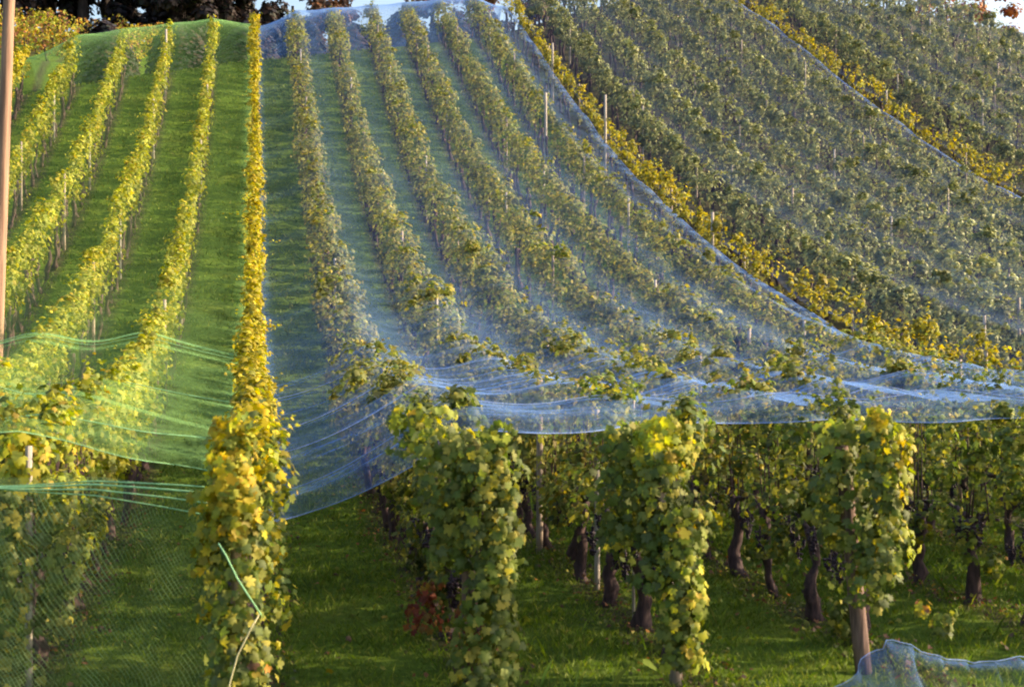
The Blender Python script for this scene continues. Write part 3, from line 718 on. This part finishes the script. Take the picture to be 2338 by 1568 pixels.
# green mesh curtain hanging at the front left
xs_ = np.linspace(-2.6, -.28, 40); ts = np.linspace(0, 1, 30)
X, T = np.meshgrid(xs_, ts)
Yc = 11.22 - .25 * T - .35 * (X + 2.6) / 2.3 * (1 - T) + .05 * np.sin(X * 5 + T * 2) + .06 * vn2(X * 2, T * 4, 50)
Z = 1.76 * (1 - T) - .12 * np.clip((X + 1.2), 0, 1) * (1 - T) + .02
V = np.c_[X.ravel(), Yc.ravel(), (Z + ground(X, Yc)).ravel()]; nx = 40; ny = 30
i = (np.arange(ny - 1)[:, None] * nx + np.arange(nx - 1)[None]).ravel()
me = make_mesh('mesh_curtain', V - np.array([-1.4, 11, 0]), np.c_[i, i + 1, i + 1 + nx, i + nx].ravel(), np.full(len(i), 4), M_curtain, smooth=True, extra={'gather': (1 + 8 * np.exp(-(T / .05) ** 2)).ravel()})
o_ = obj('mesh_curtain', me); o_.location = (-1.4, 11, 0)
tag(o_, 'coarse green mesh curtain hanging to the grass at the lower left', 'net')
for j_, (dz, dy, r_) in enumerate(((0, 0, .008), (-.05, -.03, .006), (.03, .04, .006), (-.12, 0, .005))):
    xx = np.linspace(-2.6, -.3, 30)
    P = np.c_[xx, 11.2 - .35 * (xx + 2.6) / 2.3 + dy, 1.74 - .13 * np.clip(xx + 1.2, 0, 1) + dz * np.clip((xx + 2.0), 0, 2) / 1.2 - .03 * np.sin((xx + 2.6) * 2)]
    rope('hem_cord', P, r_, M_cord_green, o_, np.array([-1.4, 11, 0]))

# loose cord on the yellow end vine
rope('loose_cord', [(-.25, 10.0, 1.42), (-.20, 9.98, 1.34), (-.12, 9.95, 1.18), (-.03, 9.93, 1.04), (.04, 9.93, .93)], .006, M_cord_green, label='pale green cord crossing the leaves of the yellow end vine', cat='cord')
rope('loose_cord', [(.03, 9.93, .94), (-.03, 9.93, .84), (-.12, 9.93, .66), (-.17, 9.93, .48), (-.21, 9.93, .25), (-.22, 9.93, .02)], .005, plain('straw_cord', (.55, .50, .28), .7), label='thin straw coloured cord dropping to the grass below the green cord', cat='cord')

# heap of blue netting at the lower right
def heap():
    tx = np.linspace(0, 1, 60); tz = np.linspace(0, 1, 16)
    A, T = np.meshgrid(tx, tz)
    topx = 4.25 + A * 2.2
    toph = np.interp(tx, [0, .10, .22, .30, .42, .6, 1], [.03, .12, .36, .43, .32, .24, .26])[None] * np.ones_like(T)
    X = topx + .04 * np.sin(A * 60 + T * 3) * (1 - .5 * T); Y = 10.35 - .55 * T + .10 * np.sin(A * 40) * T + .06 * vn2(A * 30, T * 5, 60)
    Z = toph * (1 - T) + .03 * vn2(A * 25, T * 6, 61)
    V = np.c_[X.ravel(), Y.ravel(), (Z + ground(X, Y)).ravel()]; nx = 60; ny = 16
    i = (np.arange(ny - 1)[:, None] * nx + np.arange(nx - 1)[None]).ravel()
    b = np.array([5.3, 10.3, 0])
    dens = 1.0 + 3 * np.exp(-(T / .12) ** 2) + 2.2 * np.exp(-((A - .2) / .08) ** 2)
    dens = dens * np.where(A > .36, .22 + .9 * np.exp(-(T / .15) ** 2), 1)
    me = make_mesh('net_heap', V - b, np.c_[i, i + 1, i + 1 + nx, i + nx].ravel(), np.full(len(i), 4), M_net_heap, smooth=True, extra={'gather': dens.ravel()})
    o_ = obj('net_heap', me); o_.location = b
    tag(o_, 'slack gathered blue netting pulled up to a peak at the bottom right corner', 'net')
    rope('hem_cord', V.reshape(ny, nx, 3)[0] + np.array([0, 0, .01]), .0035, M_cord_blue, o_, b)
heap()

# ------------------------------------------------------------------ wooden pole at the left edge
PX, PY = -4.62, 27.6
gz = float(ground(PX, PY)); t = np.linspace(0, 1, 14)
V, L, S = tube(np.c_[-.16 + .34 * t, 0 * t, -.3 + 9.6 * t], .125 - .025 * t, 14, jitter=.03)
root = empty('wooden_pole', (PX, PY, gz), 'tall brown wooden pole rising at the left edge of the picture', 'pole')
obj('shaft', make_mesh('shaft', V, L, S, M_pole, smooth=True), root)

# ------------------------------------------------------------------ autumn vines on the field behind the crest
for q, (Y, xa, xb) in enumerate(((82, -21, -6.2), (85.2, -22, -5.4), (88.6, -23, -4.6), (92.2, -24, -4.0), (96, -25, -5))):
    n = int((xb - xa) * 120); x = rng.uniform(xa, xb, n); s = 70 + q
    keep = rng.random(n) < .25 + .9 * vn1(x / .7, s); x = x[keep]; n = len(x)
    top = 1.5 + .7 * vn1(x / .8, s + 4); z = rng.uniform(.25, 1, n) * top; yy = Y + rng.normal(0, .22, n)
    P = np.c_[x, yy, z + ground(x, yy)]
    base = np.array([(xa + xb) / 2, Y, float(ground((xa + xb) / 2, Y))])
    V, L, S, C = leaves(P, np.c_[rng.normal(0, .6, n), rng.normal(-.5, .5, n), rng.normal(.5, .4, n)], rng.uniform(.16, .30, n), 2, pal('autumn' if q != 2 else 'ygreen', n))
    root = empty('vine_row', base, ['lowest', 'second lowest', 'middle', 'second highest', 'highest'][q] + ' autumn orange vine row on the far field at the upper left', 'vine row', 'autumn vine rows behind the crest')
    obj('foliage', make_mesh('foliage', V - base, L, S, M_leaf, C), root)
    for j in range(int((xb - xa) / 1.3)):
        xx = xa + .6 + j * 1.3
        o_ = obj('trunk', trunk_meshes[j % 5], root); o_.location = Vector((xx, Y, float(ground(xx, Y)))) - Vector(base)

# ------------------------------------------------------------------ trees beyond the crest
def tree(X, Y, h, rad, palette, label, n=6500, zlow=.12, leaf=.42):
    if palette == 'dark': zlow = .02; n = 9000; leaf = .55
    gz = float(ground(X, Y)); base = np.array([X, Y, gz])
    root = empty('tree', base, label, 'tree', 'trees beyond the crest')
    m_ = 9; t = np.linspace(0, 1, m_)
    P = np.c_[np.cumsum(rng.normal(0, .12, m_)), np.cumsum(rng.normal(0, .12, m_)), -.3 + h * .85 * t]
    ps = [tube(P, .34 * (1.15 - t) ** .8 + .03, 9)]
    tips = []
    for _ in range(16):
        f = rng.uniform(.25, .95); j = int(f * (m_ - 1)); s0 = P[j]; a = rng.uniform(0, 6.28); ln = rad * rng.uniform(.5, .95) * (1.15 - .5 * f)
        s = np.linspace(0, 1, 6); B = np.c_[s0[0] + math.cos(a) * ln * s, s0[1] + math.sin(a) * ln * s, s0[2] + ln * .45 * s + .1 * np.sin(s * 5)]
        ps.append(tube(B, .12 * (1.1 - s), 6)); tips.append(B[-1]); tips.append(B[3])
    V, L, S = merge(ps); obj('trunk', make_mesh('trunk', V, L, S, M_tbark, smooth=True), root)
    cl = []
    for _ in range(46):
        z = h * rng.uniform(zlow, 1.0); rr = rad * math.sqrt(max(.05, 1 - (abs(z / h - .5) / .56) ** 2)) * rng.uniform(.2, 1)
        a = rng.uniform(0, 6.28); cl.append((math.cos(a) * rr, math.sin(a) * rr, z, rng.uniform(.5, 1.25)))
    cl += [(p[0], p[1], p[2], .9) for p in tips]
    cl = np.array(cl); idx = rng.integers(0, len(cl), n); d = rng.normal(0, 1, (n, 3)); d /= np.linalg.norm(d, axis=1)[:, None]
    P = cl[idx, :3] + d * (cl[idx, 3] * rng.random(n) ** .4)[:, None] * np.array([1, 1, .7])
    P[:, 2] = np.maximum(P[:, 2], .3)
    V, L, S, C = leaves(P, d + np.array([0, 0, .5]), rng.uniform(.6, 1.3, n) * leaf, 2, pal(palette, n, .35))
    obj('crown', make_mesh('crown', V, L, S, M_tree_leaf, C), root)
TR = [(-26, 112, 17, 5, 'dark'), (-20, 108, 15, 4.6, 'dark'), (-14.5, 106, 15, 4.6, 'dark'), (-10.5, 110, 16, 4.8, 'dark'), (-7, 104, 15, 4.2, 'dark'), (-3, 108, 16, 4.4, 'dark'),
      (-11.8, 103, 13, 4, 'dark'), (-1.2, 102, 15, 3.6, 'dark'), (-4.9, 99, 14, 3.6, 'dark'), (-16.5, 101, 14, 3.8, 'dark'), (-23.5, 106, 16, 4.5, 'dark'), (2.6, 107, 16, 3.2, 'dark'), (5.6, 103, 15, 2.7, 'umber'), (12.4, 104, 16, 2.6, 'umber'), (16.5, 106, 15, 2.6, 'rust'), (20.6, 103, 15, 2.4, 'umber'),
      (51.6, 94.5, 17, 3.2, 'rust'), (48.6, 97, 16, 2.4, 'rust')]
TL = ['leftmost dark tree behind the far orange vines', 'second dark tree from the left behind the orange vines', 'third dark tree from the left behind the orange vines',
      'dark tree above the right part of the orange vines', 'dark tree above the right end of the orange vines', 'dark tree on the skyline left of the yellow row top',
      'dark tree standing in front of the others behind the orange vines', 'dark tree behind the top of the bare yellow row', 'dark tree behind the crest of the second netted green row', 'dark tree rising behind the middle of the far orange vines', 'dark tree behind the left end of the far orange vines close to the pole', 'dark tree just left of a bright sky gap over the blue net',
      'brown tree left of the largest bright sky gap', 'brown tree right of the largest bright sky gap', 'rusty tree on the skyline over the blue net', 'brown tree nearest the top of the right yellow row',
      'rust red tree at the upper right corner of the hill', 'smaller rust tree at the extreme upper right']
for (a, lab) in zip(TR, TL): tree(*a, lab)

# added low bushes just behind the crest: dark backing that hides bright sky
for i_, (bx_, by_, h_) in enumerate(((-7.2, 71, 3.6), (-3.6, 73, 4.0), (-.4, 76, 4.6), (2.6, 78, 4.6), (5.4, 79, 4.9), (8.2, 80, 5.2), (11.0, 81, 5.4), (13.6, 82, 5.6))):
    gz_ = float(ground(bx_, by_)); target = (716 - (52 if bx_ < 6 else 30)) / 3247 * (by_ * math.cos(YAW) + bx_ * math.sin(YAW)) + 3.0
    h_ = max(2.0, target - gz_); n = 5200
    base = np.array([bx_, by_, gz_]); root = empty('backdrop_bush', base, f'{["leftmost", "second", "third", "fourth", "fifth", "sixth", "seventh", "rightmost"][i_]} added dark backdrop shrub from the left, hiding sky behind the crest net', 'backdrop_bush', 'added dark backdrop bushes behind the crest net')
    a = rng.uniform(0, 6.28, n); z = rng.random(n) ** .8; rr_ = 1.9 * np.sqrt(1 - z ** 3) * rng.random(n) ** .4
    P = np.c_[np.cos(a) * rr_, np.sin(a) * rr_ * .7, z * h_ * (.85 + .2 * vn1(a * 2, i_))]
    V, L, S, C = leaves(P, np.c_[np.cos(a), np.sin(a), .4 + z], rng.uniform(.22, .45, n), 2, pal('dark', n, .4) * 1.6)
    obj('crown', make_mesh('crown', V, L, S, M_tree_leaf, C), root)
    stems = [tube([[0, 0, -.2], [math.cos(q_) * .5, math.sin(q_) * .4, h_ * .4], [math.cos(q_) * .9, math.sin(q_) * .7, h_ * .75]], [.07, .05, .02], 6) for q_ in (0, 1.6, 3.1, 4.7)]
    V, L, S = merge(stems); obj('trunk', make_mesh('trunk', V, L, S, M_tbark, smooth=True), root)

# fallen leaves and low weeds
n = 2600
X = rng.uniform(-3.5, 10, n); Y = rng.uniform(9, 24, n); d_ = np.abs(X / SP - np.round(X / SP)); kp = rng.random(n) < np.where(d_ < .22, .9, .22); X = X[kp]; Y = Y[kp]; n = len(X)
V, L, S, C = leaves(np.c_[X, Y, gz_rough(X, Y) + rng.uniform(.02, .07, n)], np.c_[rng.normal(0, .35, n), rng.normal(0, .35, n), np.ones(n)], rng.uniform(.04, .10, n), 1, np.where(rng.random((n, 1)) < .5, pal('autumn', n) * .7, pal('umber', n) * 1.5))
tag(obj('fallen_leaves', make_mesh('fallen_leaves', V, L, S, M_leaf, C)), 'brown and yellow leaves fallen in the grass under the vines', 'leaves', kind='stuff')
n = 26000
X = rng.uniform(-3.5, 10.5, n); X = np.round(X / SP) * SP + rng.normal(0, .2, n); Y = rng.uniform(10.5, 24, n); kp = rng.random(n) < vn2(X * 2, Y / .5, 77) ** 1.5 * 1.4; X = X[kp]; Y = Y[kp]; n = len(X)
V, L, S, C = leaves(np.c_[X, Y, gz_rough(X, Y) + rng.uniform(.01, .13, n)], np.c_[rng.normal(0, .6, n), rng.normal(-.2, .6, n), np.ones(n)], rng.uniform(.03, .075, n), 2, np.where(rng.random((n, 1)) < .7, pal('green', n) * .8, pal('umber', n) * 1.2))
tag(obj('weeds', make_mesh('weeds', V, L, S, M_leaf, C)), 'low weeds growing under the vine trunks', 'weeds', kind='stuff')
